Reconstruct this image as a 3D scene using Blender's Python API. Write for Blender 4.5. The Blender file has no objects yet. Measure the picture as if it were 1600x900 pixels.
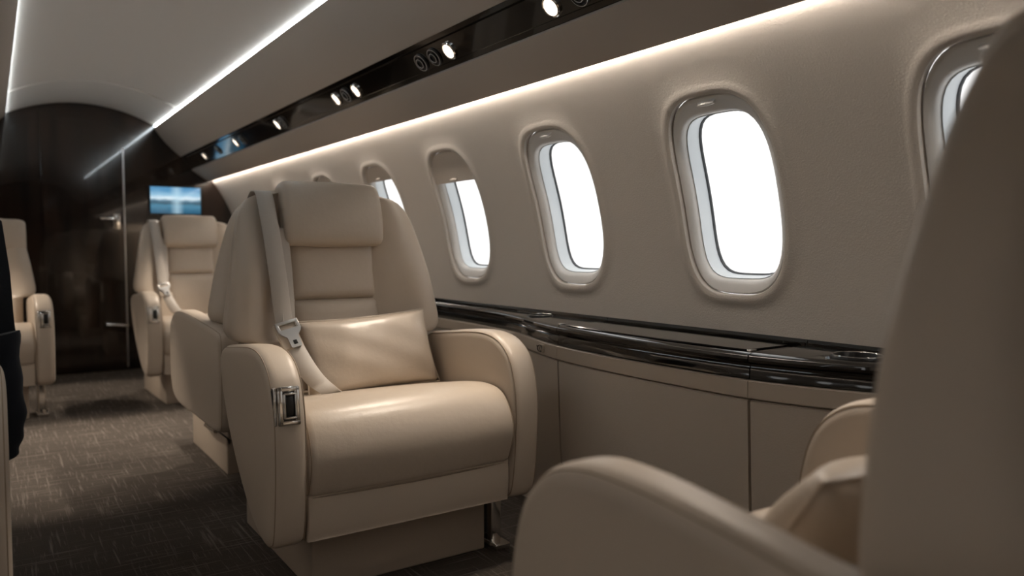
import bpy, bmesh, math, random
from math import pi, sin, cos, radians, sqrt
from mathutils import Vector, Matrix

random.seed(7)
SC = bpy.context.scene
COL = SC.collection
S = 0.87                      # metres per survey unit (eye height)

# ------------------------------------------------------------------ camera
cd = bpy.data.cameras.new('camera')
cam = bpy.data.objects.new('camera', cd); COL.objects.link(cam)
cam.location = (0, 0, S)
cam.rotation_euler = (radians(90 - 2.958), 0, radians(-34.15))
cd.sensor_width = 36; cd.lens = 27.0; cd.clip_start = 0.02
cd.dof.use_dof = True; cd.dof.focus_distance = 1.95; cd.dof.aperture_fstop = 2.3
SC.camera = cam

# ------------------------------------------------------------------ world: bright even overcast sky outside the panes
w = bpy.data.worlds.new('sky'); SC.world = w; w.use_nodes = True
bg = w.node_tree.nodes['Background']
bg.inputs[0].default_value = (1.0, 0.975, 0.955, 1); bg.inputs[1].default_value = 1.2

# ------------------------------------------------------------------ exposure
vs = SC.view_settings
SC.display_settings.display_device = 'sRGB'
vs.view_transform = 'Standard'; vs.look = 'None'; vs.gamma = 1.0; vs.exposure = 0.42
vs.use_curve_mapping = False
SC.cycles.use_denoising = True
SC.cycles.max_bounces = 10; SC.cycles.diffuse_bounces = 5; SC.cycles.glossy_bounces = 4
SC.cycles.transparent_max_bounces = 8
SC.cycles.caustics_reflective = False; SC.cycles.caustics_refractive = False
SC.cycles.sample_clamp_indirect = 4.0

# light levels (W or emission strength)
E_COOL = 19.0        # ceiling cove strips
E_WARM = 27.0       # wall cove strip
P_SPOT = 20.0        # reading lights
E_LENS = 2.2

# ------------------------------------------------------------------ materials
def nodes_of(m):
    m.use_nodes = True
    return m.node_tree.nodes, m.node_tree.links

def pm(name, col, rough=0.5, metal=0.0, coat=0.0, bump=None, vary=None, spec=0.5, sheen=0.0):
    m = bpy.data.materials.new(name); n, l = nodes_of(m)
    b = n['Principled BSDF']
    b.inputs['Base Color'].default_value = (*col, 1)
    b.inputs['Roughness'].default_value = rough
    b.inputs['Metallic'].default_value = metal
    b.inputs['Coat Weight'].default_value = coat
    b.inputs['Coat Roughness'].default_value = 0.05
    b.inputs['Specular IOR Level'].default_value = spec
    b.inputs['Sheen Weight'].default_value = sheen
    tc = n.new('ShaderNodeTexCoord')
    if vary:
        sc_, amt = vary
        t = n.new('ShaderNodeTexNoise'); t.inputs['Scale'].default_value = sc_; t.inputs['Detail'].default_value = 4
        l.new(tc.outputs['Object'], t.inputs['Vector'])
        mx = n.new('ShaderNodeMix'); mx.data_type = 'RGBA'
        mx.inputs['A'].default_value = (*[c * (1 - amt) for c in col], 1)
        mx.inputs['B'].default_value = (*[min(1, c * (1 + amt)) for c in col], 1)
        l.new(t.outputs['Fac'], mx.inputs['Factor']); l.new(mx.outputs['Result'], b.inputs['Base Color'])
    if bump:
        sc_, st, dist = bump
        t = n.new('ShaderNodeTexNoise'); t.inputs['Scale'].default_value = sc_; t.inputs['Detail'].default_value = 5
        t.inputs['Roughness'].default_value = 0.6
        l.new(tc.outputs['Object'], t.inputs['Vector'])
        bp = n.new('ShaderNodeBump'); bp.inputs['Strength'].default_value = st; bp.inputs['Distance'].default_value = dist
        l.new(t.outputs['Fac'], bp.inputs['Height']); l.new(bp.outputs['Normal'], b.inputs['Normal'])
    return m

def em(name, col, strength):
    m = bpy.data.materials.new(name); n, l = nodes_of(m)
    b = n['Principled BSDF']
    b.inputs['Base Color'].default_value = (0.8, 0.8, 0.8, 1)
    b.inputs['Emission Color'].default_value = (*col, 1); b.inputs['Emission Strength'].default_value = strength
    return m

LEATHER = pm('cream_leather', (0.49, 0.42, 0.345), 0.40, bump=(260, 0.10, 0.002), vary=(3.0, 0.05))
LEATHER2 = pm('cream_leather_soft', (0.49, 0.42, 0.345), 0.36, bump=(22, 0.22, 0.006), vary=(4.0, 0.06))
STITCH = pm('stitch_thread', (0.30, 0.235, 0.17), 0.7)
WALLMAT = pm('wall_fabric', (0.51, 0.465, 0.415), 0.75, bump=(220, 0.42, 0.003), vary=(1.2, 0.04))
DADO = pm('dado_fabric', (0.56, 0.49, 0.415), 0.8, bump=(260, 0.3, 0.003), vary=(2.0, 0.05))
CEIL = pm('ceiling_cloth', (0.50, 0.455, 0.41), 0.8, bump=(150, 0.12, 0.002))
PANEL = pm('headliner_panel', (0.42, 0.375, 0.33), 0.75, bump=(200, 0.15, 0.002))
PLASTIC = pm('window_plastic', (0.66, 0.645, 0.62), 0.5)
REVEAL = pm('window_reveal', (0.76, 0.82, 0.86), 0.45)  # bluish cast of the daylight is put into this colour
GASKET = pm('gasket_rubber', (0.10, 0.11, 0.12), 0.5)
SHADE = pm('shade_panel', (0.50, 0.44, 0.38), 0.6)
CHROME = pm('chrome', (0.78, 0.76, 0.73), 0.12, metal=1.0)
STEEL = pm('brushed_steel', (0.70, 0.70, 0.70), 0.30, metal=0.9)
BLACK = pm('black_plastic', (0.008, 0.008, 0.008), 0.3)
SOFTBLACK = pm('dark_gap', (0.012, 0.011, 0.010), 0.7)
BELT = pm('belt_webbing', (0.44, 0.405, 0.365), 0.5, bump=(500, 0.3, 0.001), sheen=0.3)
NAVY = pm('navy_cloth', (0.006, 0.009, 0.016), 0.85, bump=(60, 0.3, 0.003), sheen=0.1)
BASEMAT = pm('seat_base_trim', (0.42, 0.35, 0.28), 0.6, bump=(200, 0.15, 0.002))

def gloss_wood(name, c1, c2, rough):
    m = bpy.data.materials.new(name); n, l = nodes_of(m); b = n['Principled BSDF']
    tc = n.new('ShaderNodeTexCoord'); mp = n.new('ShaderNodeMapping'); mp.inputs['Scale'].default_value = (9, 9, 0.7)
    t = n.new('ShaderNodeTexNoise'); t.inputs['Scale'].default_value = 2.2; t.inputs['Detail'].default_value = 8; t.inputs['Distortion'].default_value = 0.6
    r = n.new('ShaderNodeValToRGB'); r.color_ramp.elements[0].position = 0.38; r.color_ramp.elements[1].position = 0.72
    r.color_ramp.elements[0].color = (*c1, 1); r.color_ramp.elements[1].color = (*c2, 1)
    l.new(tc.outputs['Object'], mp.inputs['Vector']); l.new(mp.outputs['Vector'], t.inputs['Vector'])
    l.new(t.outputs['Fac'], r.inputs['Fac']); l.new(r.outputs['Color'], b.inputs['Base Color'])
    b.inputs['Roughness'].default_value = rough; b.inputs['Coat Weight'].default_value = 0.6; b.inputs['Coat Roughness'].default_value = 0.03
    return m
DARKWOOD = gloss_wood('dark_lacquered_wood', (0.004, 0.003, 0.0025), (0.036, 0.019, 0.012), 0.13)
PIANO = gloss_wood('black_lacquer', (0.004, 0.0035, 0.003), (0.010, 0.007, 0.005), 0.10)

def carpet_mat():
    m = bpy.data.materials.new('woven_carpet'); n, l = nodes_of(m); b = n['Principled BSDF']
    b.inputs['Roughness'].default_value = 0.95; b.inputs['Specular IOR Level'].default_value = 0.1
    tc = n.new('ShaderNodeTexCoord')
    def streak(scale, lo, hi):
        mp = n.new('ShaderNodeMapping'); mp.inputs['Scale'].default_value = scale
        t = n.new('ShaderNodeTexNoise'); t.inputs['Scale'].default_value = 1.0; t.inputs['Detail'].default_value = 2; t.inputs['Distortion'].default_value = 0.08
        r = n.new('ShaderNodeMapRange'); r.inputs['From Min'].default_value = lo; r.inputs['From Max'].default_value = hi
        l.new(tc.outputs['Object'], mp.inputs['Vector']); l.new(mp.outputs['Vector'], t.inputs['Vector'])
        l.new(t.outputs['Fac'], r.inputs['Value']); return r.outputs['Result']
    a = streak((95, 4.0, 1), 0.58, 0.78); c = streak((4.0, 95, 1), 0.58, 0.78); d = streak((150, 9, 1), 0.60, 0.80)
    m1 = n.new('ShaderNodeMath'); m1.operation = 'MAXIMUM'; m2 = n.new('ShaderNodeMath'); m2.operation = 'MAXIMUM'
    l.new(a, m1.inputs[0]); l.new(c, m1.inputs[1]); l.new(m1.outputs[0], m2.inputs[0]); l.new(d, m2.inputs[1])
    g = n.new('ShaderNodeTexNoise'); g.inputs['Scale'].default_value = 320; g.inputs['Detail'].default_value = 3
    l.new(tc.outputs['Object'], g.inputs['Vector'])
    base = n.new('ShaderNodeMix'); base.data_type = 'RGBA'
    base.inputs['A'].default_value = (0.038, 0.032, 0.027, 1); base.inputs['B'].default_value = (0.110, 0.094, 0.081, 1)
    l.new(g.outputs['Fac'], base.inputs['Factor'])
    mx = n.new('ShaderNodeMix'); mx.data_type = 'RGBA'; mx.inputs['B'].default_value = (0.21, 0.183, 0.16, 1)
    l.new(base.outputs['Result'], mx.inputs['A']); l.new(m2.outputs[0], mx.inputs['Factor'])
    l.new(mx.outputs['Result'], b.inputs['Base Color'])
    ad = n.new('ShaderNodeMath'); ad.operation = 'ADD'; l.new(g.outputs['Fac'], ad.inputs[0]); l.new(m2.outputs[0], ad.inputs[1])
    bp = n.new('ShaderNodeBump'); bp.inputs['Strength'].default_value = 0.7; bp.inputs['Distance'].default_value = 0.004
    l.new(ad.outputs[0], bp.inputs['Height']); l.new(bp.outputs['Normal'], b.inputs['Normal'])
    return m
CARPET = carpet_mat()

def glass_mat():
    m = bpy.data.materials.new('window_glass'); n, l = nodes_of(m)
    n.remove(n['Principled BSDF'])
    tr = n.new('ShaderNodeBsdfTransparent'); gl = n.new('ShaderNodeBsdfGlossy'); gl.inputs['Roughness'].default_value = 0.02
    tr.inputs[0].default_value = (0.97, 0.98, 0.985, 1)
    mx = n.new('ShaderNodeMixShader'); mx.inputs[0].default_value = 0.05
    l.new(tr.outputs[0], mx.inputs[1]); l.new(gl.outputs[0], mx.inputs[2])
    l.new(mx.outputs[0], n['Material Output'].inputs['Surface'])
    return m
GLASS = glass_mat()

def screen_mat():
    m = bpy.data.materials.new('screen_picture'); n, l = nodes_of(m); b = n['Principled BSDF']
    b.inputs['Base Color'].default_value = (0.01, 0.01, 0.01, 1); b.inputs['Roughness'].default_value = 0.2
    tc = n.new('ShaderNodeTexCoord'); sx = n.new('ShaderNodeSeparateXYZ'); l.new(tc.outputs['Generated'], sx.inputs[0])
    nt = n.new('ShaderNodeTexNoise'); nt.inputs['Scale'].default_value = 3.0; nt.inputs['Detail'].default_value = 6
    mp = n.new('ShaderNodeMapping'); mp.inputs['Scale'].default_value = (1.5, 1, 5)
    l.new(tc.outputs['Generated'], mp.inputs[0]); l.new(mp.outputs[0], nt.inputs['Vector'])
    ma = n.new('ShaderNodeMath'); ma.operation = 'MULTIPLY_ADD'; ma.inputs[1].default_value = 0.22
    l.new(nt.outputs['Fac'], ma.inputs[0]); l.new(sx.outputs['Z'], ma.inputs[2])
    r = n.new('ShaderNodeValToRGB'); cr = r.color_ramp
    cr.elements[0].position = 0.0; cr.elements[0].color = (0.02, 0.08, 0.15, 1)
    cr.elements[1].position = 1.0; cr.elements[1].color = (0.10, 0.30, 0.52, 1)
    for p, c in ((0.22, (0.03, 0.13, 0.22, 1)), (0.40, (0.08, 0.24, 0.36, 1)), (0.52, (0.05, 0.10, 0.14, 1)), (0.60, (0.16, 0.30, 0.40, 1)), (0.68, (0.75, 0.88, 0.95, 1)), (0.80, (0.32, 0.56, 0.74, 1))):
        e = cr.elements.new(p); e.color = c
    l.new(ma.outputs[0], r.inputs[0])
    # bright glow of the low sun and its streak on the water, in the middle of the picture
    g = n.new('ShaderNodeMath'); g.operation = 'SUBTRACT'; g.inputs[1].default_value = 0.52; l.new(sx.outputs['X'], g.inputs[0])
    g2 = n.new('ShaderNodeMath'); g2.operation = 'ABSOLUTE'; l.new(g.outputs[0], g2.inputs[0])
    mr = n.new('ShaderNodeMapRange'); mr.inputs['From Min'].default_value = 0.0; mr.inputs['From Max'].default_value = 0.14
    mr.inputs['To Min'].default_value = 0.55; mr.inputs['To Max'].default_value = 0.0
    l.new(g2.outputs[0], mr.inputs['Value'])
    mx = n.new('ShaderNodeMix'); mx.data_type = 'RGBA'; mx.inputs['B'].default_value = (0.55, 0.78, 0.90, 1)
    l.new(mr.outputs['Result'], mx.inputs['Factor']); l.new(r.outputs['Color'], mx.inputs['A'])
    l.new(mx.outputs['Result'], b.inputs['Emission Color']); b.inputs['Emission Strength'].default_value = 0.75
    return m
SCREEN = screen_mat()
COOL = em('cool_led', (0.84, 0.94, 1.0), E_COOL)
WARM = em('warm_led', (1.0, 0.90, 0.80), E_WARM)
LENS = em('lamp_lens', (1.0, 0.84, 0.68), E_LENS)

# ------------------------------------------------------------------ mesh helpers
def link(o, parent=None):
    COL.objects.link(o)
    if parent: o.parent = parent
    return o

def mesh(name, verts, faces, mats, parent=None, sharp=35, midx=None):
    me = bpy.data.meshes.new(name); me.from_pydata([tuple(v) for v in verts], [], faces); me.validate()
    for m in (mats if isinstance(mats, (list, tuple)) else [mats]): me.materials.append(m)
    if midx:
        for p, i in zip(me.polygons, midx): p.material_index = i
    bm = bmesh.new(); bm.from_mesh(me); bmesh.ops.recalc_face_normals(bm, faces=bm.faces); bm.to_mesh(me); bm.free()
    for p in me.polygons: p.use_smooth = True
    if sharp: me.set_sharp_from_angle(angle=radians(sharp))
    return link(bpy.data.objects.new(name, me), parent)

class MB:
    def __init__(s): s.v = []; s.f = []
    def add(s, v, f):
        b = len(s.v); s.v += [tuple(p) for p in v]; s.f += [tuple(i + b for i in q) for q in f]; return s
    def loft(s, rings, closed=True, cap=True):
        n = len(rings[0]); v = [p for r in rings for p in r]; f = []
        for i in range(len(rings) - 1):
            for j in range(n if closed else n - 1):
                a = i * n + j; b_ = i * n + (j + 1) % n
                f.append((a, b_, b_ + n, a + n))
        if cap and closed:
            f.append(tuple(reversed(range(n)))); f.append(tuple(range((len(rings) - 1) * n, len(rings) * n)))
        return s.add(v, f)
    def box(s, c, d, bevel=0.0, rot=None, seg=3):
        bm = bmesh.new(); bmesh.ops.create_cube(bm, size=1.0)
        for v in bm.verts: v.co = Vector((v.co.x * d[0], v.co.y * d[1], v.co.z * d[2]))
        if bevel: bmesh.ops.bevel(bm, geom=bm.edges[:], offset=bevel, segments=seg, profile=0.5, affect='EDGES')
        M = Matrix.Translation(c) @ (rot.to_4x4() if rot else Matrix.Identity(4))
        bm.verts.ensure_lookup_table(); bm.verts.index_update()
        s.add([M @ v.co for v in bm.verts], [[v.index for v in f.verts] for f in bm.faces]); bm.free(); return s
    def tube(s, pts, r, n=8, closed=False):
        pts = [Vector(p) for p in pts]; rings = []; k = len(pts)
        up = None
        for i, p in enumerate(pts):
            if closed: t = pts[(i + 1) % k] - pts[i - 1]
            else: t = pts[min(i + 1, k - 1)] - pts[max(i - 1, 0)]
            t.normalize()
            if up is None: up = t.orthogonal().normalized()
            up = (up - t * up.dot(t)).normalized(); sd = t.cross(up)
            rings.append([p + (up * cos(2 * pi * j / n) + sd * sin(2 * pi * j / n)) * r for j in range(n)])
        if closed: rings.append(rings[0])
        return s.loft(rings, cap=not closed)
    def lathe(s, prof, n=28, M=None, cap=False):
        rings = []
        for r, z in prof: rings.append([(M or Matrix.Identity(4)) @ Vector((r * cos(2 * pi * j / n), r * sin(2 * pi * j / n), z)) for j in range(n)])
        return s.loft(rings, cap=cap)
    def build(s, name, mat, parent=None, sharp=35): return mesh(name, s.v, s.f, mat, parent, sharp)

def catmull(pts, n=8, closed=True):
    out = []; k = len(pts)
    rng = range(k) if closed else range(k - 1)
    for i in rng:
        g = lambda j: Vector(pts[j % k]) if closed else Vector(pts[max(0, min(k - 1, j))])
        p0, p1, p2, p3 = g(i - 1), g(i), g(i + 1), g(i + 2)
        for q in range(n):
            t = q / n
            out.append(0.5 * ((2 * p1) + (p2 - p0) * t + (2 * p0 - 5 * p1 + 4 * p2 - p3) * t * t + (3 * p1 - p0 - 3 * p2 + p3) * t ** 3))
    if not closed: out.append(Vector(pts[-1]))
    return out

def inset(poly, d):
    n = len(poly); out = []
    area = sum(poly[i].x * poly[(i + 1) % n].y - poly[(i + 1) % n].x * poly[i].y for i in range(n))
    sg = 1 if area > 0 else -1
    for i in range(n):
        t = poly[(i + 1) % n] - poly[i - 1]
        if t.length < 1e-9: out.append(poly[i].copy()); continue
        t.normalize(); nrm = Vector((-t.y, t.x)) * sg
        out.append(poly[i] + nrm * d)
    return out

def slab(mb, prof, x0, x1, r, seg=5, mids=1, crown=0.0):
    """side profile (y,z) swept along x, its two ends rounded over with radius r"""
    st = [(x0 + r * (1 - cos(pi / 2 * k / seg)), r * (1 - sin(pi / 2 * k / seg))) for k in range(seg + 1)]
    st += [(x0 + r + (x1 - x0 - 2 * r) * k / mids, 0.0) for k in range(1, mids)]
    st += [(x1 - r * (1 - cos(pi / 2 * k / seg)), r * (1 - sin(pi / 2 * k / seg))) for k in range(seg, -1, -1)]
    rings = []; xm, hw = (x0 + x1) / 2, (x1 - x0) / 2
    for x, d in st:
        dd = d - crown * (1 - ((x - xm) / hw) ** 2)
        rings.append([(x, p.x, p.y) for p in inset(prof, dd)])
    return mb.loft(rings)

def V2(l): return [Vector(p) for p in l]

def thing(name, label, cat, loc=(0, 0, 0), rz=0.0, group=None):
    o = bpy.data.objects.new(name, None); link(o); o.location = loc; o.rotation_euler = (0, 0, rz)
    o['label'] = label; o['category'] = cat
    if group: o['group'] = group
    return o
def tag(o, label, cat, group=None):
    o['label'] = label; o['category'] = cat
    if group: o['group'] = group
    return o
def struct(o, label=None):
    o['kind'] = 'structure'
    if label: o['label'] = label
    return o
def P(X, Y, Z): return (X * S, Y * S, (1 + Z) * S)

# ================================================================== THE SHELL
XC = 0.637; ZC = -0.16; RW = 1.22                    # fuselage wall circle (survey units)
Y0, Y1 = -1.6, 7.0
PITCH = 0.77; WC0 = 1.535; PHI = radians(15.1)
PH0, PH1 = math.asin((-0.30 - ZC) / RW), math.asin((0.72 - ZC) / RW)

struct(mesh('floor', [P(-1.0, Y0, -1), P(2.02, Y0, -1), P(2.02, Y1, -1), P(-1.0, Y1, -1)], [(0, 1, 2, 3)], CARPET))

SHIFT = 0.34                                          # the opposite side, which the photograph does not show, lies further out
def wallpt(y, arc, depth, side):
    ph = PHI + arc / RW; r = RW + depth
    return P(XC + side * (r * cos(ph) + (SHIFT if side < 0 else 0)), y, ZC + r * sin(ph))

def hole_ring(a, b, dv, depth, yc, side, dirs, n=3.2):
    out = []
    for dy, dv_ in dirs:
        k = (abs(dy / a) ** n + abs(dv_ / b) ** n) ** (-1 / n)
        out.append(wallpt(yc + dy * k, dv_ * k + dv, depth, side))
    return out

A0, B0 = 0.187, 0.301
def cell_dirs():
    lo, hi, h = (PH0 - PHI) * RW, (PH1 - PHI) * RW, PITCH / 2
    pts = []
    for k in range(24): pts.append((-h + 2 * h * k / 24, lo))
    for k in range(30): pts.append((h, lo + (hi - lo) * k / 30))
    for k in range(24): pts.append((h - 2 * h * k / 24, hi))
    for k in range(30): pts.append((-h, hi + (lo - hi) * k / 30))
    return pts
RECT = cell_dirs()
NDIR = [(cos(2 * pi * k / 80), sin(2 * pi * k / 80)) for k in range(80)]

def make_wall(name, side):
    mb = MB(); N = len(RECT)
    kmin, kmax = -3, 5
    for k in range(kmin, kmax + 1):
        yc = WC0 + PITCH * k
        dirs = []
        for (dy, dv) in RECT:
            L_ = sqrt(dy * dy + dv * dv); dirs.append((dy / L_, dv / L_))
        roll = [(A0 + 0.040, B0 + 0.040, 0, 0.0), (A0 + 0.030, B0 + 0.030, 0, -0.0035), (A0 + 0.020, B0 + 0.020, 0, -0.0075), (A0 + 0.010, B0 + 0.010, 0, -0.008), (A0 + 0.003, B0 + 0.003, 0, -0.0045), (A0, B0, 0, 0.002), (A0, B0, 0, 0.020)]
        hr = [hole_ring(*r, yc, side, dirs) for r in roll]
        # blend from the cell's outline to the ring round the opening, on the curved surface
        a, b = roll[0][0], roll[0][1]
        tgt = []
        for (dy, dv) in dirs:
            q = (abs(dy / a) ** 3.2 + abs(dv / b) ** 3.2) ** (-1 / 3.2); tgt.append((dy * q, dv * q))
        rings = []
        for m in range(7):
            t = m / 7
            rings.append([wallpt(yc + r[0] * (1 - t) + g[0] * t, r[1] * (1 - t) + g[1] * t, 0, side) for r, g in zip(RECT, tgt)])
        mb.loft(rings + hr, cap=False)
    # plain ends beyond the last windows
    for ya, yb in ((Y0 - 0.6, WC0 + PITCH * (kmin - 0.5)), (WC0 + PITCH * (kmax + 0.5), Y1)):
        if yb - ya < 0.01: continue
        st = [(PH0 + (PH1 - PH0) * q / 24 - PHI) * RW for q in range(25)]
        mb.loft([[wallpt(ya, v, 0, side) for v in st], [wallpt(yb, v, 0, side) for v in st]], closed=False)
    # below the ledge, straight to the floor, and above, up behind the valance to the ceiling
    v0 = (PH0 - PHI) * RW; v1 = (PH1 - PHI) * RW
    for y_a, y_b in ((Y0, Y1),):
        b0 = wallpt(0, v0, 0, side); t0 = wallpt(0, v1, 0, side)
        sh_ = SHIFT if side < 0 else 0
        low = [(b0[0], b0[2]), ((XC + side * (1.20 + sh_)) * S, 0.35), ((XC + side * (1.12 + sh_)) * S, 0.0)]
        up = [(t0[0], t0[2]), ((XC + side * 0.60) * S, (1 + 1.10) * S)]
        for prof in (low, up):
            mb.loft([[(x, y_a * S, z) for x, z in prof], [(x, y_b * S, z) for x, z in prof]], closed=False)
    return struct(mb.build(name, WALLMAT))
wall_right = make_wall('wall_right', 1); wall_left = make_wall('wall_left', -1)

# windows ------------------------------------------------------------------
def make_window(idx, k, side, shade=0.0):
    yc = WC0 + PITCH * k
    w_ = bpy.data.objects.new('window_%d' % idx, None); link(w_); struct(w_)
    sh = -0.010
    R = lambda a, b, dv, d: hole_ring(a, b, dv, d, yc, side, NDIR, 3.2 + 1.0 * min(1, max(0, (A0 - 0.013 - a) / 0.02)))
    bez = [R(A0 - 0.001, B0 - 0.001, 0, 0.020), R(A0 - 0.003, B0 - 0.003, 0, 0.010), R(A0 - 0.006, B0 - 0.006, 0, 0.0065), R(A0 - 0.013, B0 - 0.014, -0.001, 0.0085),
           R(0.166, 0.262, sh, 0.014), R(0.160, 0.254, sh, 0.019), R(0.156, 0.249, sh, 0.028), R(0.154, 0.246, sh, 0.036)]
    mesh('bezel', *lofted(bez), PLASTIC, w_, 60)
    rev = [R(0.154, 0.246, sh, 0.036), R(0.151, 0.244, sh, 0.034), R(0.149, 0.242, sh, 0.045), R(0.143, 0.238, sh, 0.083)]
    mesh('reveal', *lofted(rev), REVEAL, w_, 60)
    gas = [R(0.143, 0.238, sh, 0.078), R(0.139, 0.234, sh, 0.080), R(0.138, 0.233, sh, 0.086)]
    mesh('gasket', *lofted(gas), GASKET, w_, 60)
    pane = R(0.142, 0.237, sh, 0.084)
    mesh('pane', pane, [tuple(range(80))], GLASS, w_, 0)
    def strip_at(v, depth, a=A0 - 0.004, b=B0 - 0.004, n=17):
        hw = a * max(0.0, 1 - abs(v / b) ** 3.2) ** (1 / 3.2)
        return [wallpt(yc + hw * (2 * q / (n - 1) - 1), v, depth, side) for q in range(n)]
    b = B0 - 0.004
    if shade:
        v_lo = b - 2 * b * shade
        rows = [strip_at(v_lo, 0.009)] + [strip_at(v_lo + (b * 0.9985 - v_lo) * sin(pi / 2 * q / 18), 0.0035) for q in range(19)]
        m = MB().loft(rows, closed=False); m.loft([strip_at(v_lo, 0.0035), strip_at(v_lo, 0.009)], closed=False)
        s_ = m.build('shade', SHADE, w_, 50); hp = s_; vh = v_lo + 0.012; hw = 0.030
        s_['label'] = 'cream pull-down shade'
    else:
        hp = w_; vh = b * 0.935; hw = 0.032
    # pull handle: a small rounded lip standing proud
    rows = []
    for q, (dv, d) in enumerate(((-0.007, 0.004), (-0.007, -0.003), (-0.004, -0.007), (0.0, -0.008), (0.004, -0.006), (0.007, 0.0), (0.007, 0.006))):
        rows.append([wallpt(yc + hw * (2 * j / 8 - 1), vh + dv * (1 - 0.35 * abs(2 * j / 8 - 1) ** 3), d + 0.004 * abs(2 * j / 8 - 1) ** 2, side) for j in range(9)])
    m = MB().loft(rows, closed=False)
    m.build('shade_handle', PLASTIC if not shade else SHADE, hp, 60)
    return w_

def lofted(rings):
    m = MB().loft(rings, cap=False); return m.v, m.f

i_ = 1
for k, shd in ((-1, 0.0), (0, 0.0), (1, 0.0), (2, 0.245), (3, 0.14), (4, 0.20), (5, 0.1), (-2, 0), (-3, 0)):
    make_window(i_, k, 1, shd); i_ += 1
for k in range(-3, 6): make_window(i_, k, -1, 0.30 if k in (2, 4) else 0.55); i_ += 1

# ceiling arch between the two cove strips -----------------------------------
RA = 1.085; ZA = 1.148 - RA
def arch(x): return ZA + sqrt(RA * RA - (x - XC) ** 2)
xs = [XC - 0.56 + 1.12 * q / 40 for q in range(41)]
cm = MB()
cm.loft([[P(x, y, arch(x) + dz) for x in xs] for y, dz in ((Y0, 0), (2.60, 0), (2.603, 0.008), (2.609, 0.008), (2.612, 0), (6.02, 0.0), (6.025, 0.010), (6.05, 0.010), (6.055, 0.0), (7.0, 0.0))], closed=False)
struct(cm.build('ceiling', CEIL, None, 20))

# headliner panels, valances, dark service band: cross-section swept along the cabin
def sweep(name, prof, mat, ya=Y0, yb=Y1, parent=None, side=1, sharp=25, closed=False):
    pr = [(XC + side * (x - XC) - (SHIFT * min(1, max(0, (x - 1.165) / 0.18)) if side < 0 else 0), z) for x, z in prof]
    ny = 2
    rings = [[P(x, ya + (yb - ya) * q / (ny - 1), z) for x, z in pr] for q in range(ny)]
    return MB().loft(rings, closed=closed, cap=closed).build(name, mat, parent, sharp)

def panel_prof():
    a, b = Vector((1.152, 1.000)), Vector((1.355, 0.775)); d = (b - a); nrm = Vector((-d.y, d.x)).normalized()
    pts = [a + d * t - nrm * 0.014 * sin(pi * t) for t in [q / 8 for q in range(9)]]
    pts = [(1.175, 1.012), (1.160, 1.008)] + [(p.x, p.y) for p in pts] + [(1.362, 0.777), (1.378, 0.795)]
    return pts
struct(sweep('ceiling_panel_right', panel_prof(), PANEL)); struct(sweep('ceiling_panel_left', panel_prof(), PANEL, side=-1))
val = [(1.468, 0.690), (1.446, 0.674), (1.444, 0.668), (1.450, 0.661), (1.510, 0.617), (1.575, 0.577), (1.583, 0.574), (1.587, 0.580), (1.587, 0.66)]
struct(sweep('trim_1', val, PANEL), 'beige valance below the dark service band')
struct(sweep('trim_2', val, PANEL, side=-1))

# cove strips
def strip(name, prof, mat, side, ya, yb, label, cat, group=None):
    o = sweep(name, prof, mat, ya, yb, None, side, closed=True); return tag(o, label, cat, group)
cool = [(1.1535, 1.006), (1.1535, 1.028), (1.1620, 1.028), (1.1620, 1.006)]
strip('ceiling_light_strip', cool, COOL, 1, 1.2, 6.98, 'cool white light strip along the ceiling, on the window side of the aisle', 'light')
strip('ceiling_light_strip', cool, COOL, -1, 1.2, 6.98, 'cool white light strip at the far side of the ceiling, along the frame edge', 'light')
warm = [(1.5885, 0.5795), (1.5980, 0.5795), (1.5980, 0.586), (1.5885, 0.586)]
strip('wall_light_strip', warm, WARM, 1, Y0, 6.98, 'warm white light strip between the valance and the window wall', 'light')
struct(sweep('wall_strip_left', warm, WARM, Y0, 6.98, None, -1, closed=True))  # unseen warm light strip along the opposite wall

# end walls -----------------------------------------------------------------
def endwall(name, Y, mat):
    pts = []
    for q in range(49):
        a = -0.9 + (pi + 1.8) * q / 48
        c_ = cos(a); pts.append(P(XC + (1.33 if c_ > 0 else 1.33 + SHIFT) * c_, Y, 0.02 + 1.33 * sin(a)))
    t = [(x, y + 0.05 * (1 if Y > 0 else -1), z) for x, y, z in pts]
    return struct(MB().loft([pts, t]).build(name, mat))
wall_front = endwall('wall_front', Y1, DARKWOOD); endwall('wall_back', Y0, DARKWOOD)
d1 = bpy.data.objects.new('door_1', None); link(d1); struct(d1, 'dark lacquered door in the end wall of the aisle')
dm = MB(); ztop = 0.60
prof = [(0.34, -0.985), (0.905, -0.985)] + [(x, arch(x) - 0.035) for x in [0.905 - 0.565 * q / 12 for q in range(13)]]
dm.loft([[P(x, Y1 - 0.030, z) for x, z in prof], [P(x, Y1 + 0.01, z) for x, z in prof]])
dm.build('door_leaf', DARKWOOD, d1)
MB().box(P(0.912, Y1 - 0.022, -0.08), (0.010, 0.030, 1.55), 0.003).build('edge_strip', STEEL, d1)
hm = MB().box(P(0.855, Y1 - 0.036, 0.215), (0.045, 0.010, 0.11), 0.004)
hm.tube([P(0.855, Y1 - 0.04, 0.235), P(0.855, Y1 - 0.085, 0.235), P(0.835, Y1 - 0.10, 0.235), P(0.73, Y1 - 0.10, 0.235)], 0.010)
hm.build('door_handle', CHROME, d1)
MB().tube([P(0.76, Y1 - 0.035, -0.615), P(0.76, Y1 - 0.07, -0.615), P(0.915, Y1 - 0.07, -0.63), P(0.915, Y1 - 0.03, -0.63)], 0.011).build('kick_rail', CHROME, d1)

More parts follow.
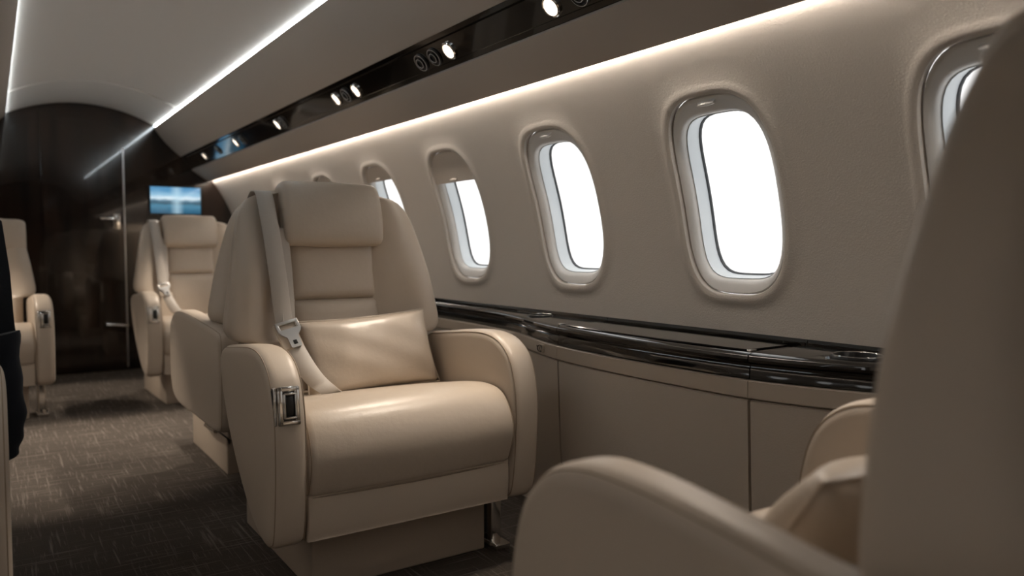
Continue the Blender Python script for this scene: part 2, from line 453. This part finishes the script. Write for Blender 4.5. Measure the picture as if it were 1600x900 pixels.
# ================================================================== OVERHEAD SERVICE BAND
def service_band(side, label, full):
    if full: t = thing('overhead_panel', label, 'panel')
    else: t = bpy.data.objects.new('trim_5', None); link(t); struct(t)
    a, b = Vector((1.355, 0.775)), Vector((1.446, 0.668)); d = (b - a).normalized(); n = Vector((d.y, -d.x))   # n points into the cabin (down, inward)
    if n.y > 0: n = -n
    def q(u, h): p = a + d * u + n * h; return (p.x, p.y)
    Lb = (b - a).length
    sweep('band', [q(-0.012, -0.030), q(0.004, -0.014), q(0.022, -0.014), q(0.027, -0.004), q(Lb - 0.028, -0.004), q(Lb - 0.023, -0.012), q(Lb + 0.002, -0.012), q(Lb + 0.01, -0.03)], PIANO, Y0, Y1 - 0.01, t, side)
    def frame(Y, u):
        p = a + d * u + n * (-0.004)
        o = Vector(P(XC + side * (p.x - XC) - (SHIFT if side < 0 else 0), Y, p.y)); z = Vector((side * n.x, 0, n.y)).normalized()
        x = Vector((0, 1, 0)); y = z.cross(x)
        return Matrix(((x.x, y.x, z.x, o.x), (x.y, y.y, z.y, o.y), (x.z, y.z, z.z, o.z), (0, 0, 0, 1)))
    groups = [(1.86, 'L'), (1.73, 'V'), (1.62, 'V'), (2.477, 'L'), (2.590, 'V'), (2.695, 'V'), (3.336, 'L'), (3.455, 'V'), (3.578, 'L'), (4.40, 'V'), (4.50, 'L'), (5.25, 'V'), (5.42, 'L'), (5.90, 'V'), (6.34, 'L'), (1.05, 'L')]
    if not full: groups = [(y, k) for y, k in groups if k == 'L' and y > 3.4]
    gm = MB()
    ys = sorted(y for y, _ in groups)
    for Y, kind in groups:
        M = frame(Y, Lb * 0.53)
        if kind == 'L':
            r_ = MB().lathe([(0.030, 0.0), (0.030, 0.006), (0.027, 0.009), (0.0235, 0.008), (0.0225, 0.003)], 28, M).build('reading_light', CHROME, t)
            MB().lathe([(0.0225, 0.0030), (0.018, 0.0015), (0.010, 0.0008), (0.001, 0.0005)], 24, M, cap=True).build('lens', LENS, r_)
            ld = bpy.data.lights.new('reading_beam', 'SPOT'); ld.energy = P_SPOT * (1.5 if Y > 3.4 else 1.0); ld.color = (1.0, 0.85, 0.70)
            ld.spot_size = radians(54); ld.spot_blend = 0.55; ld.shadow_soft_size = 0.02
            lo = bpy.data.objects.new('reading_beam', ld); link(lo)
            lo.location = M @ Vector((0, 0, 0.02))
            aim = Vector((-side * 0.40, {1.05: -0.10, 1.86: 0.05, 2.477: -0.38, 3.336: 0.30, 3.578: 0.25, 6.34: -0.35}.get(Y, -0.08), -1.0)).normalized()
            lo.rotation_euler = aim.to_track_quat('-Z', 'Y').to_euler()
        else:
            v_ = MB().lathe([(0.031, 0.0), (0.031, 0.005), (0.028, 0.008), (0.024, 0.007), (0.022, 0.002), (0.017, 0.002), (0.016, 0.011), (0.010, 0.014), (0.009, 0.008), (0.001, 0.008)], 28, M, cap=True).build('air_vent', BLACK, t)
            mm = MB()
            for r__, zz in ((0.0285, 0.0075), (0.0160, 0.0115)):
                mm.tube([M @ Vector((r__ * cos(2 * pi * j / 28), r__ * sin(2 * pi * j / 28), zz)) for j in range(28)], 0.0011, 6, True)
            mm.build('ring', STEEL, v_)
    return t
service_band(1, 'glossy black overhead band with reading lights and air vents above the windows', True)
service_band(-1, 'glossy black overhead band with reading lights above the opposite wall', False)

# ================================================================== SIDE LEDGE AND CABINETS
def interp(tab, y):
    if y <= tab[0][0]: return tab[0][1]
    for (a, fa), (b, fb) in zip(tab, tab[1:]):
        if y <= b:
            t = (y - a) / (b - a); t = t * t * (3 - 2 * t) if False else t
            return fa + (fb - fa) * t
    return tab[-1][1]
XF_C = [(-1.6, 1.75), (0.5, 1.74), (0.80, 1.715), (0.985, 1.690), (1.12, 1.640), (1.28, 1.598), (1.45, 1.585), (1.70, 1.583), (1.90, 1.592), (2.107, 1.615), (2.30, 1.665), (2.50, 1.725), (2.75, 1.765), (3.1, 1.785), (3.6, 1.79), (6.98, 1.79)]
_sm = [(p.x, p.y) for p in catmull([(a, b) for a, b in XF_C], 6, closed=False)]
def XF(y): return interp(_sm, y)
def ysamples(a, b, st=0.04): n = max(2, int(round((b - a) / st)) + 1); return [a + (b - a) * q / (n - 1) for q in range(n)]

led = thing('side_ledge', 'glossy black lacquered armrest ledge running below the windows', 'ledge')
def ledge_section(a, b):
    rings = []
    for y in ysamples(a, b):
        f = XF(y)
        pr = [(1.862, -0.335), (1.862, -0.251), (1.850, -0.250), (1.846, -0.259), (1.839, -0.259), (1.837, -0.2655), (f + 0.020, -0.268), (f + 0.009, -0.2705), (f + 0.002, -0.276), (f, -0.284), (f + 0.002, -0.291), (f + 0.010, -0.297), (f + 0.0125, -0.303), (f + 0.009, -0.309), (f + 0.007, -0.333), (f + 0.010, -0.337)]
        rings.append([P(x, y, z) for x, z in pr])
    return MB().loft(rings).build('ledge_section', PIANO, led, 28)
secs = [ledge_section(Y0, 1.2785), ledge_section(1.2815, 2.1055), ledge_section(2.1085, 6.98)]
secs.append(None)
# cup wells cut into the ledge
def cup(sec, X, Y, r):
    M = Matrix.Translation(P(X, Y, -0.2665))
    cut = MB().lathe([(r * 0.93, -0.05), (r * 0.93, 0.05)], 40, M, cap=True).build('cutter', BLACK)
    md = sec.modifiers.new('well', 'BOOLEAN'); md.operation = 'DIFFERENCE'; md.object = cut; md.solver = 'EXACT'
    dg = bpy.context.evaluated_depsgraph_get(); me = bpy.data.meshes.new_from_object(sec.evaluated_get(dg))
    sec.modifiers.clear(); sec.data = me; bpy.data.objects.remove(cut)
    h = MB().lathe([(r * 0.86, -0.048), (r * 0.90, -0.046), (r * 0.92, 0.002), (r * 0.95, 0.0045), (r, 0.0045), (r * 1.04, 0.002), (r * 1.05, -0.001)], 40, M)
    h.add([M @ Vector((r * 0.87 * cos(2 * pi * j / 40), r * 0.87 * sin(2 * pi * j / 40), -0.047)) for j in range(40)], [tuple(range(40))])
    c = h.build('cup_holder', BLACK, led)
    MB().tube([M @ Vector((r * 0.98 * cos(2 * pi * j / 48), r * 0.98 * sin(2 * pi * j / 48), 0.0045)) for j in range(48)], 0.0010, 6, True).build('rim', CHROME, c)
cup(secs[0], 1.755, 1.075, 0.052); cup(secs[2], 1.792, 2.44, 0.040)
# table lid folded into the middle section, with the grooves of its track behind
ly = ysamples(1.30, 2.085)
MB().loft([[P(1.795, y, -0.2655), P(1.795, y, -0.262), P(XF(y) + 0.030, y, -0.2625), P(XF(y) + 0.027, y, -0.2655)] for y in ly]).build('table_lid', PIANO, led)
for x in (1.805, 1.818, 1.828):
    MB().loft([[P(x, y, -0.266), P(x, y, -0.259), P(x + 0.006, y, -0.259), P(x + 0.006, y, -0.266)] for y in ly]).build('track_rail', PIANO, led)
# small catches at the section joints
for Y in (1.28, 2.107):
    MB().box(P(XF(Y) + 0.035, Y + 0.015, -0.2655), (0.022, 0.010, 0.005), 0.001).build('catch', CHROME, led)

cabs = [(Y0, 1.279, 'tan fabric side cabinet beside the near armchair with the dark seat back'), (1.281, 2.106, 'wide tan side cabinet between the two facing armchairs'), (2.108, 6.98, 'long tan side cabinet behind the armchair with the seat belt')]
for a, b, lab in cabs:
    t = thing('side_cabinet', lab, 'cabinet', group='cabinets under the window ledge')
    yy = ysamples(a, b)
    MB().loft([[P(1.85, y, -0.338), P(XF(y) + 0.006, y, -0.338), P(XF(y) + 0.002, y, -0.341), P(XF(y) + 0.002, y, -0.383), P(XF(y) + 0.006, y, -0.386), P(1.85, y, -0.386)] for y in yy]).build('top_rail', LEATHER, t)
    yy = ysamples(a + 0.003, b - 0.003)
    MB().loft([[P(1.84, y, -0.390), P(XF(y) + 0.012, y, -0.390), P(XF(y) + 0.007, y, -0.394), P(XF(y) + 0.020, y, -0.70), P(XF(y) + 0.05, y, -0.998), P(1.84, y, -0.998)] for y in yy]).build('front_panel', DADO, t)
    if a > 2:
        y = 2.235; xx = XF(y)
        bmk = MB().box(P(xx - 0.0015, y, -0.362), (0.006, 0.042, 0.028), 0.004, Matrix.Rotation(-0.27, 3, 'Z')).build('outlet_cover', LEATHER, t)
        mk = MB()
        for q in range(3): mk.tube([P(xx - 0.007 - 0.002, y + 0.018 - 0.012 * q, -0.352), P(xx - 0.007, y + 0.010 - 0.012 * q, -0.374)], 0.0012, 6)
        mk.tube([P(xx - 0.008 + 0.0 * cos(j), y + 0.016 * cos(2 * pi * j / 24), -0.362 + 0.012 * sin(2 * pi * j / 24)) for j in range(24)], 0.0012, 6, True)
        mk.build('outlet_mark', SOFTBLACK, bmk)
struct(sweep('trim_3', [(1.88, -0.40), (1.88, -0.25)], SOFTBLACK, Y0, Y1))

# ================================================================== ARMCHAIR
def ribbon(mb, pts, width_vecs, th=0.0022):
    """flat strap along pts, half-width vectors per point"""
    rings = []; k = len(pts)
    for i in range(k):
        t = (Vector(pts[min(i + 1, k - 1)]) - Vector(pts[max(i - 1, 0)])).normalized(); wv = Vector(width_vecs[i])
        n = t.cross(wv).normalized() * th; p = Vector(pts[i])
        rings.append([p - wv - n * 0.3, p - wv * 0.96 - n, p + wv * 0.96 - n, p + wv - n * 0.3, p + wv + n * 0.3, p + wv * 0.96 + n, p - wv * 0.96 + n, p - wv + n * 0.3])
    return mb.loft(rings)

def back_w(z):      # half width of the backrest by height
    return interp([(0.24, 0.262), (0.585, 0.266), (0.600, 0.270), (0.604, 0.300), (0.612, 0.316), (0.63, 0.325), (0.65, 0.327), (0.70, 0.320), (0.785, 0.307), (0.86, 0.294), (0.92, 0.282), (0.96, 0.272), (0.99, 0.261), (1.01, 0.249), (1.025, 0.230), (1.035, 0.198), (1.040, 0.15)], z)
def back_y(z):      # front surface by height: leaning back
    return interp([(0.24, -0.010), (0.40, -0.015), (0.60, 0.005), (0.80, 0.045), (0.95, 0.085), (1.02, 0.115)], z)
def back_t(z):
    return interp([(0.24, 0.25), (0.40, 0.25), (0.60, 0.225), (0.80, 0.17), (0.95, 0.13), (1.01, 0.105), (1.03, 0.08), (1.040, 0.05)], z)
def sst(a, b, x):
    t = max(0.0, min(1.0, (x - a) / (b - a))); return t * t * (3 - 2 * t)

def make_arm(t, ap, sx):
    apf = catmull(V2(ap), 5)
    m = MB(); x0, x1 = sorted((sx * 0.286, sx * 0.357))
    slab(m, apf, x0, x1, 0.024, 6)
    flare = lambda x, y: x + sx * 0.014 * sst(0.10, 0.46, -y) * sst(0.30, 0.345, abs(x))
    m.v = [(flare(x, y), y, z) for x, y, z in m.v]
    a_ = m.build('armrest', LEATHER, t, 60)
    for xx, dd in ((sx * 0.349, 0.0068), (sx * 0.2920, 0.0068)):
        MB().tube([(flare(xx, p.x), p.x, p.y) for p in inset(apf, dd)], 0.0015, 6, True).build('arm_seam', STITCH, a_)
    return a_

def make_chair():
    t = thing('cabin_armchair', '', 'armchair')
    # base plinth and skirt
    MB().box((0.0, 0.0, 0.095), (0.515, 0.60, 0.19), 0.006).build('base', BASEMAT, t)
    sk = catmull(V2([(-0.489, 0.289), (-0.491, 0.281), (-0.492, 0.23), (-0.486, 0.186), (-0.478, 0.179), (-0.40, 0.178), (0.05, 0.19), (0.05, 0.19), (0.05, 0.31), (0.05, 0.31), (-0.44, 0.31), (-0.46, 0.297), (-0.483, 0.295)]), 4)
    o = slab(MB(), sk, -0.284, 0.284, 0.006).build('front_skirt', LEATHER, t, 50)
    # cushion: plump, front rolls over
    cu = catmull(V2([(-0.488, 0.290), (-0.500, 0.306), (-0.519, 0.37), (-0.508, 0.425), (-0.468, 0.474), (-0.40, 0.490), (-0.30, 0.482), (-0.18, 0.462), (-0.06, 0.445), (0.04, 0.435), (0.055, 0.40), (0.05, 0.30), (0.03, 0.286), (-0.25, 0.284), (-0.47, 0.284)]), 6)
    c = slab(MB(), cu, -0.292, 0.292, 0.026, 7, 8, 0.006).build('seat_cushion', LEATHER2, t, 60)
    for sx in (-1, 1):
        pr = inset(cu, 0.0045)[2:50]
        MB().tube([(sx * 0.280, p.x, p.y) for p in pr], 0.0017, 6).build('cushion_seam', STITCH, c)
    # arms
    ap = [(0.018, 0.550), (0.006, 0.585), (-0.026, 0.602), (-0.08, 0.608), (-0.15, 0.617), (-0.28, 0.630), (-0.37, 0.630), (-0.435, 0.612), (-0.485, 0.570), (-0.512, 0.50), (-0.520, 0.42), (-0.515, 0.31), (-0.500, 0.215), (-0.478, 0.180), (-0.42, 0.172), (-0.30, 0.205), (-0.17, 0.275), (-0.08, 0.358), (-0.020, 0.445), (0.008, 0.51)]
    for sx in (-1, 1):
        a_ = make_arm(t, ap, sx)
        if sx < 0:
            cz, cy = 0.508, -0.511
            tl = Matrix.Rotation(radians(-7), 3, 'X')
            C = Vector((0, cy, cz)); W_, H_ = 0.050, 0.088
            at = lambda dx, dy, dz: C + tl @ Vector((dx, dy, dz))
            fm = MB()
            for dx, dz, sx_, sz_ in ((0, H_ / 2 - 0.006, W_, 0.012), (0, -H_ / 2 + 0.006, W_, 0.012), (W_ / 2 - 0.006, 0, 0.012, H_), (-W_ / 2 + 0.006, 0, 0.012, H_)):
                fm.box(at(dx, 0, dz), (sx_, 0.014, sz_), 0.003, tl)
            for dx, dz, sx_, sz_ in ((0.002, 0.027, 0.032, 0.006), (0.002, -0.027, 0.032, 0.006), (0.015, 0, 0.006, 0.060), (-0.011, 0, 0.006, 0.060)):
                fm.box(at(dx, -0.003, dz), (sx_, 0.014, sz_), 0.0025, tl)
            fm.box(at(-W_ / 2 - 0.0045, 0.022, 0), (0.006, 0.040, H_), 0.0025, tl)
            l_ = fm.build('latch', CHROME, a_); l_.location = (-0.331, 0, 0.006); l_['label'] = 'chrome latch plate'
            a2 = MB().box(at(0.003, 0.004, 0), (0.044, 0.010, 0.082), 0.002, tl).box(at(0.002, -0.0015, 0), (0.019, 0.010, 0.046), 0.003, tl)
            a2.box(at(-W_ / 2 - 0.0065, 0.022, 0), (0.004, 0.026, H_ - 0.014), 0.001, tl)
            a2.build('latch_insert', BLACK, a_).location = (-0.331, 0, 0.006)
        # chrome tracking bracket under the arm
    MB().box((0.318, -0.36, 0.10), (0.034, 0.03, 0.18), 0.006).box((0.318, -0.36, 0.012), (0.05, 0.10, 0.02), 0.004).build('support_bracket', CHROME, t)
    MB().box((0.318, -0.27, 0.10), (0.03, 0.06, 0.17), 0.004).build('support_foot', BLACK, t)
    for sx in (-1, 1):
        MB().tube([(sx * 0.340, -0.43, 0.171), (sx * 0.343, -0.38, 0.177), (sx * 0.343, -0.33, 0.188)], 0.006, 8).build('arm_trim', CHROME, t)
        MB().tube([(sx * 0.340, -0.15, 0.264), (sx * 0.343, -0.12, 0.292), (sx * 0.343, -0.09, 0.320)], 0.006, 8).build('arm_trim', CHROME, t)
    # backrest shell: rounded section lofted upward, hollowed in front
    rings = []; NZ = 40; NS = 96; ZL = (0.26, 0.35, 0.45, 0.55, 0.590, 0.600, 0.602, 0.604, 0.607, 0.612, 0.620, 0.630, 0.642)
    for i in range(NZ + 1):
        f_ = i / NZ; z = ZL[i] if i < len(ZL) else 0.66 + 0.25 * (i - len(ZL)) / (0.8 * NZ - len(ZL)) if f_ < 0.8 else 0.91 + 0.130 * sin(pi / 2 * (f_ - 0.8) / 0.2)
        w_ = back_w(z); yf = back_y(z); th = back_t(z); ym = yf + th / 2
        fade = 0.40 + 0.60 * (1 - sst(0.72, 1.06, z))
        ring = []
        for j in range(NS):
            a = 2 * pi * j / NS; cx, cy = cos(a), sin(a)
            e = 0.50
            x = w_ * math.copysign(abs(cx) ** e, cx); y = ym + th / 2 * math.copysign(abs(cy) ** e, cy)
            k = min(1.0, abs(x) / w_)
            g = -0.060 * sst(0.42, 0.86, k) + 0.030 * (1 - sst(0.34, 0.50, k))
            r_ = -0.045 * sst(0.45, 1.0, k)
            m_ = sst(-0.5, 0.5, cy)
            x *= 1.055 - 0.095 * m_
            ring.append((x, y + (g * (1 - m_) + r_ * m_) * fade, z))
        rings.append(ring)
    bk = MB().loft(rings).build('backrest', LEATHER, t, 70)
    # wing seam lines
    for sx in (-1, 1):
        pts = []
        for q in range(26):
            z = 0.600 + 0.37 * q / 25
            pts.append((sx * (back_w(z) * 0.985), back_y(z) + back_t(z) * 0.34 - 0.050 * (0.40 + 0.60 * (1 - sst(0.72, 1.06, z))), z))
        MB().tube(pts, 0.0015, 6).build('back_seam', STITCH, bk)
    # centre panels: two upholstered pads let into the back
    def pad(z0, z1, hw0, hw1, name, puff, yoff):
        rows = []; nz, nx = 14, 16
        m = MB()
        for side_ in (0, 1):
            grid = []
            for i in range(nz + 1):
                v = i / nz; z = z0 + (z1 - z0) * v; hw = hw0 + (hw1 - hw0) * v; row = []
                for j in range(nx + 1):
                    u_ = 2 * j / nx - 1
                    p = ((1 - u_ ** 6) * (1 - (2 * v - 1) ** 6))
                    y = back_y(z) + 0.030 * max(0, min(1, (1 - z) / 0.2)) + yoff
                    y = y - puff * max(p, 0) ** 0.5 if side_ == 0 else y + 0.02
                    row.append((hw * u_, y, z))
                grid.append(row)
            m.loft(grid, closed=False)
        per = []
        o_ = m
        # close the rim
        n1 = (nz + 1) * (nx + 1)
        idx = [j for j in range(nx + 1)] + [i * (nx + 1) + nx for i in range(1, nz + 1)] + [nz * (nx + 1) + j for j in range(nx - 1, -1, -1)] + [i * (nx + 1) for i in range(nz - 1, 0, -1)]
        for a, b_ in zip(idx, idx[1:] + idx[:1]): m.f.append((a, b_, b_ + n1, a + n1))
        return m.build(name, LEATHER2, t, 70)
    pad(0.715, 0.905, 0.143, 0.140, 'back_panel', 0.016, -0.004)
    pad(0.440, 0.713, 0.145, 0.143, 'back_panel', 0.017, -0.004)
    # headrest: thick pillow, top folded over
    hp = catmull(V2([(0.060, 0.878), (0.036, 0.884), (0.024, 0.91), (0.030, 0.97), (0.048, 1.03), (0.070, 1.062), (0.105, 1.072), (0.145, 1.058), (0.160, 1.02), (0.150, 0.97), (0.125, 0.92), (0.100, 0.885)]), 5)
    h = slab(MB(), hp, -0.158, 0.158, 0.022, 6, 8, 0.004).build('headrest', LEATHER2, t, 60)
    for sx in (-1, 1): MB().tube([(sx * 0.147, p.x - 0.0, p.y) for p in inset(hp, 0.0052)[:38]], 0.0013, 6).build('headrest_seam', STITCH, h)
    return t

def add_belt(t):
    b = MB()
    main = [(-0.206, 0.190, 1.000), (-0.206, 0.150, 1.034), (-0.206, 0.110, 1.040), (-0.206, 0.072, 1.022), (-0.2025, 0.026, 0.92), (-0.1965, -0.014, 0.79), (-0.190, -0.042, 0.665), (-0.182, -0.078, 0.612), (-0.154, -0.160, 0.520), (-0.112, -0.192, 0.474), (-0.074, -0.150, 0.452)]
    wv = [Vector((0.025, 0, 0.0))] * 7 + [Vector((0.0245, -0.003, 0.005)), Vector((0.0235, -0.006, 0.010)), Vector((0.023, -0.004, 0.006)), Vector((0.022, 0, 0.003))]
    pts = catmull(main, 5, closed=False)
    ws = []
    for i in range(len(pts)): 
        f = i / 5; k = min(int(f), len(wv) - 2); ws.append(wv[k].lerp(wv[k + 1], min(1, f - k)))
    ribbon(b, pts, ws)
    o = b.build('seat_belt', BELT, t, 60)
    s = MB(); p2 = catmull([(-0.165, 0.050, 0.93), (-0.166, 0.018, 0.83), (-0.170, -0.014, 0.74), (-0.177, -0.046, 0.645)], 5, closed=False)
    ribbon(s, p2, [Vector((0.020, 0.004, 0))] * len(p2)); s.build('lap_strap', BELT, o, 60)
    # buckle: slotted plate with a narrow tongue
    R_ = Matrix.Rotation(radians(-14), 3, 'Y') @ Matrix.Rotation(radians(-34), 3, 'X')
    k = MB(); c0 = Vector((-0.185, -0.072, 0.642))
    def pl(x, z, sx, sz, dy=0.0, th=0.006, bv=0.0022): k.box(c0 + R_ @ Vector((x, dy, z)), (sx, th, sz), bv, R_)
    pl(0, 0.022, 0.066, 0.010); pl(-0.0285, 0.010, 0.009, 0.034); pl(0.0285, 0.010, 0.009, 0.034)
    out = [(-0.033, 0.0), (0.033, 0.0), (0.029, -0.012), (0.016, -0.026), (0.0155, -0.056), (0.012, -0.060), (-0.012, -0.060), (-0.0155, -0.056), (-0.016, -0.026), (-0.029, -0.012)]
    k.loft([[c0 + R_ @ Vector((x, -0.004, z)) for x, z in out], [c0 + R_ @ Vector((x, 0.002, z)) for x, z in out]])
    bo = k.build('buckle', STEEL, o, 40)
    MB().box(c0 + R_ @ Vector((0, -0.004, -0.045)), (0.011, 0.003, 0.013), 0.001, R_).build('buckle_slot', BLACK, bo)
    MB().box(c0 + R_ @ Vector((-0.008, 0.008, -0.016)), (0.060, 0.008, 0.085), 0.004, R_).build('buckle_housing', LEATHER, bo)
    return o

def copy_tree(o, parent=None):
    c = o.copy(); COL.objects.link(c); c.parent = parent
    for ch in list(o.children): copy_tree(ch, c)
    return c
def kids(o, base): return [c for c in o.children if c.name.split('.')[0] == base]

proto = make_chair(); add_belt(proto)
def place(o, X, Yb, rz, label, base_dx=0.0, base_dy=-0.065):
    o.location = (X * S, Yb * S, 0); o.rotation_euler = (0, 0, rz); o['label'] = label; o['group'] = 'cream leather cabin armchairs'
    b = kids(o, 'base')[0]; b.location = (base_dx, base_dy, 0); b['label'] = 'plain tan plinth'
    return o
back_chair = copy_tree(proto); far_right = copy_tree(proto); far_left = copy_tree(proto); near_left = copy_tree(proto); near_right = copy_tree(proto)
place(proto, 1.010, 2.55, 0, 'cream leather armchair with a seat belt and pillow, facing us beside the windows', 0.026, -0.065)
place(back_chair, 1.110, 3.29, pi, 'cream armchair standing back to back behind the chair with the pillow', -0.02, -0.46)
place(far_right, 1.185, 5.75, radians(2), 'cream armchair with pale belt in front of the blue wall screen', 0.0, -0.10)
place(far_left, -0.150, 5.75, radians(2), 'cream armchair across the aisle, before the dark door', 0.0, -0.10)
place(near_left, -0.405, 2.62, 0, 'cream armchair at the aisle edge in front of the dark jacket')
place(near_right, 0.970, 0.35, pi, 'near cream armchair seen from behind, its grey back rising beside the window wall')
for c in kids(far_left, 'headrest'):                # this one has a wider, lower headrest
    c.scale = (1.9, 1.0, 0.92); c.location = (0, 0.01, 0.045)
near_right.scale = (0.93, 0.86, 1.02)
for c in kids(near_right, 'armrest'):
    if min(v.co.x for v in c.data.vertices) < 0: c.location = (0.035, -0.02, 0)
for c in near_right.children:                       # its back is set upright
    if c.name.split('.')[0] in ('backrest', 'back_panel', 'headrest'):
        c.matrix_local = Matrix.Translation((0, 0.06, 0.55)) @ Matrix.Rotation(radians(10), 4, 'X') @ Matrix.Scale(0.955, 4, (0, 0, 1)) @ Matrix.Translation((0, -0.06, -0.55))
def drop(o, base):
    for c in kids(o, base):
        for g in list(c.children_recursive): bpy.data.objects.remove(g)
        bpy.data.objects.remove(c)
for c in (back_chair,):
    for b_ in ('armrest', 'arm_trim', 'support_bracket', 'support_foot'): drop(c, b_)
    longp = [(0.262, 0.50), (0.256, 0.582), (0.19, 0.600), (0.0, 0.612), (-0.28, 0.628), (-0.40, 0.624), (-0.47, 0.598), (-0.508, 0.55), (-0.520, 0.45), (-0.514, 0.36), (-0.488, 0.300), (-0.43, 0.264), (-0.30, 0.248), (0.0, 0.243), (0.20, 0.250), (0.250, 0.30)]
    for sx in (-1, 1):
        make_arm(c, longp, sx)
        MB().tube([(sx * 0.352, -0.465, 0.286), (sx * 0.352, -0.43, 0.266), (sx * 0.350, -0.39, 0.258)], 0.007, 8).build('arm_trim', CHROME, c)
        MB().tube([(sx * 0.352, 0.02, 0.245), (sx * 0.352, 0.10, 0.246), (sx * 0.352, 0.17, 0.250)], 0.007, 8).build('arm_trim', CHROME, c)
for c in (near_right, near_left, far_left): drop(c, 'seat_belt')
for c in (proto, near_right): drop(c, 'arm_trim')
for a_ in kids(near_left, 'armrest') + kids(near_right, 'armrest'):
    for q in list(a_.children):
        if q.name.startswith('latch'): bpy.data.objects.remove(q)
for c in (far_left,):
    for a_ in [a for a in kids(c, 'armrest')]:
        for q in list(a_.children):
            if q.name.split('.')[0].startswith('latch'):
                q.location.x = -q.location.x

# ================================================================== PILLOWS
def pillow(name, label, w_, h_, t_, M, sag=0.0):
    nx, nz = 26, 18; mb = MB(); grids = []
    for sd in (-1, 1):
        g = []
        for i in range(nz + 1):
            v = 2 * i / nz - 1; row = []
            for j in range(nx + 1):
                u = 2 * j / nx - 1
                ed = (max(0, 1 - u * u) ** 0.42) * (max(0, 1 - v * v) ** 0.42)
                pin = 1 - 0.06 * (1 - abs(v)) * abs(u) ** 3 if True else 1
                x = w_ / 2 * u * (1 - 0.05 * (1 - v * v)); z = h_ / 2 * v * (1 - 0.07 * (1 - u * u)) + sag * u
                wr = 0.0035 * sin(9 * u + 3 * v) * sin(5 * v - 2 * u + 1.0) * ed
                row.append(M @ Vector((x, sd * (t_ / 2 * ed + wr), z)))
            g.append(row)
        grids.append(g)
    for g in grids: mb.loft(g, closed=False)
    o = mb.build(name, LEATHER2, None, 80)
    # weld the rim
    bm = bmesh.new(); bm.from_mesh(o.data); bmesh.ops.remove_doubles(bm, verts=bm.verts, dist=0.0006); bmesh.ops.recalc_face_normals(bm, faces=bm.faces); bm.to_mesh(o.data); bm.free()
    for p in o.data.polygons: p.use_smooth = True
    o['label'] = label; o['category'] = 'pillow'; o['group'] = 'cream leather pillows'
    rim = []
    for j in range(nx + 1): rim.append((2 * j / nx - 1, -1))
    for i in range(1, nz + 1): rim.append((1, 2 * i / nz - 1))
    for j in range(nx - 1, -1, -1): rim.append((2 * j / nx - 1, 1))
    for i in range(nz - 1, 0, -1): rim.append((-1, 2 * i / nz - 1))
    MB().tube([M @ Vector((w_ / 2 * u * (1 - 0.05 * (1 - v * v)), 0, h_ / 2 * v * (1 - 0.07 * (1 - u * u)) + sag * u)) for u, v in rim], 0.0028, 6, True).build('piping', LEATHER, o)
    return o
Mp = Matrix.Translation((1.010 * S + 0.052, 2.55 * S - 0.090, 0.558)) @ Matrix.Rotation(radians(-20), 4, 'X') @ Matrix.Rotation(radians(-3), 4, 'Y')
pillow('pillow', 'tan leather pillow leaning on the back of the armchair with the belt', 0.42, 0.235, 0.12, Mp)
Mp = Matrix.Translation((0.985 * S, 0.36 * S + 0.20, 0.535)) @ Matrix.Rotation(radians(34), 4, 'X') @ Matrix.Rotation(radians(4), 4, 'Y')
pillow('pillow', 'tan leather pillow on the near seat, half hidden by its grey back', 0.40, 0.23, 0.13, Mp)

# ================================================================== SCREEN ON THE END WALL
mon = thing('wall_screen', 'lit flat screen with a blue sea and sky picture above the far seat', 'screen', P(1.305, Y1 - 0.02, 0.40))
MB().box((0, 0.0, 0), (0.362, 0.020, 0.212), 0.004).build('frame', BLACK, mon)
MB().box((0, -0.0108, 0.002), (0.342, 0.002, 0.192), 0.0005).build('display', SCREEN, mon)
MB().box((0, 0.012, 0), (0.12, 0.012, 0.10), 0.002).build('mount', BLACK, mon)

# ================================================================== JACKET
jk = MB(); nz, nx = 30, 14
def jx(z): return interp([(0.26, 0.060), (0.38, 0.070), (0.55, 0.062), (0.66, 0.052), (0.80, 0.046), (0.95, 0.030), (1.03, -0.06), (1.06, -0.16)], z)
for sd in (0, 1):
    g = []
    for i in range(nz + 1):
        z = 0.36 + 0.68 * i / nz; row = []
        for j in range(nx + 1):
            u = j / nx; x = -0.62 + (jx(z) + 0.62) * u
            y = 3.10 * S + 0.018 * sin(u * 17 + z * 3) * (1.2 - z) + 0.05 * (1.0 - z) * u + (0.028 if sd else 0.0) * (1 - abs(2 * u - 1) ** 6)
            row.append((x, y, z))
        g.append(row)
    jk.loft(g, closed=False)
jo = tag(jk.build('jacket', NAVY, None, 80), 'dark navy jacket hung over the back of the seat at the aisle edge', 'jacket')
slv = [(0.020, 3.07 * S, 0.62), (0.022, 3.05 * S, 0.50), (0.032, 3.04 * S, 0.38), (0.022, 3.04 * S, 0.30), (0.010, 3.04 * S, 0.255)]
pts = catmull(slv, 6, closed=False); rings = []
for i, p in enumerate(pts):
    f = i / (len(pts) - 1); rr = 0.045 - 0.008 * f + 0.003 * sin(9 * f * pi)
    rings.append([(p.x + rr * cos(2 * pi * j / 16), p.y + 0.7 * rr * sin(2 * pi * j / 16), p.z + 0.010 * cos(2 * pi * j / 16)) for j in range(16)])
MB().loft(rings).build('sleeve', NAVY, jo, 70)
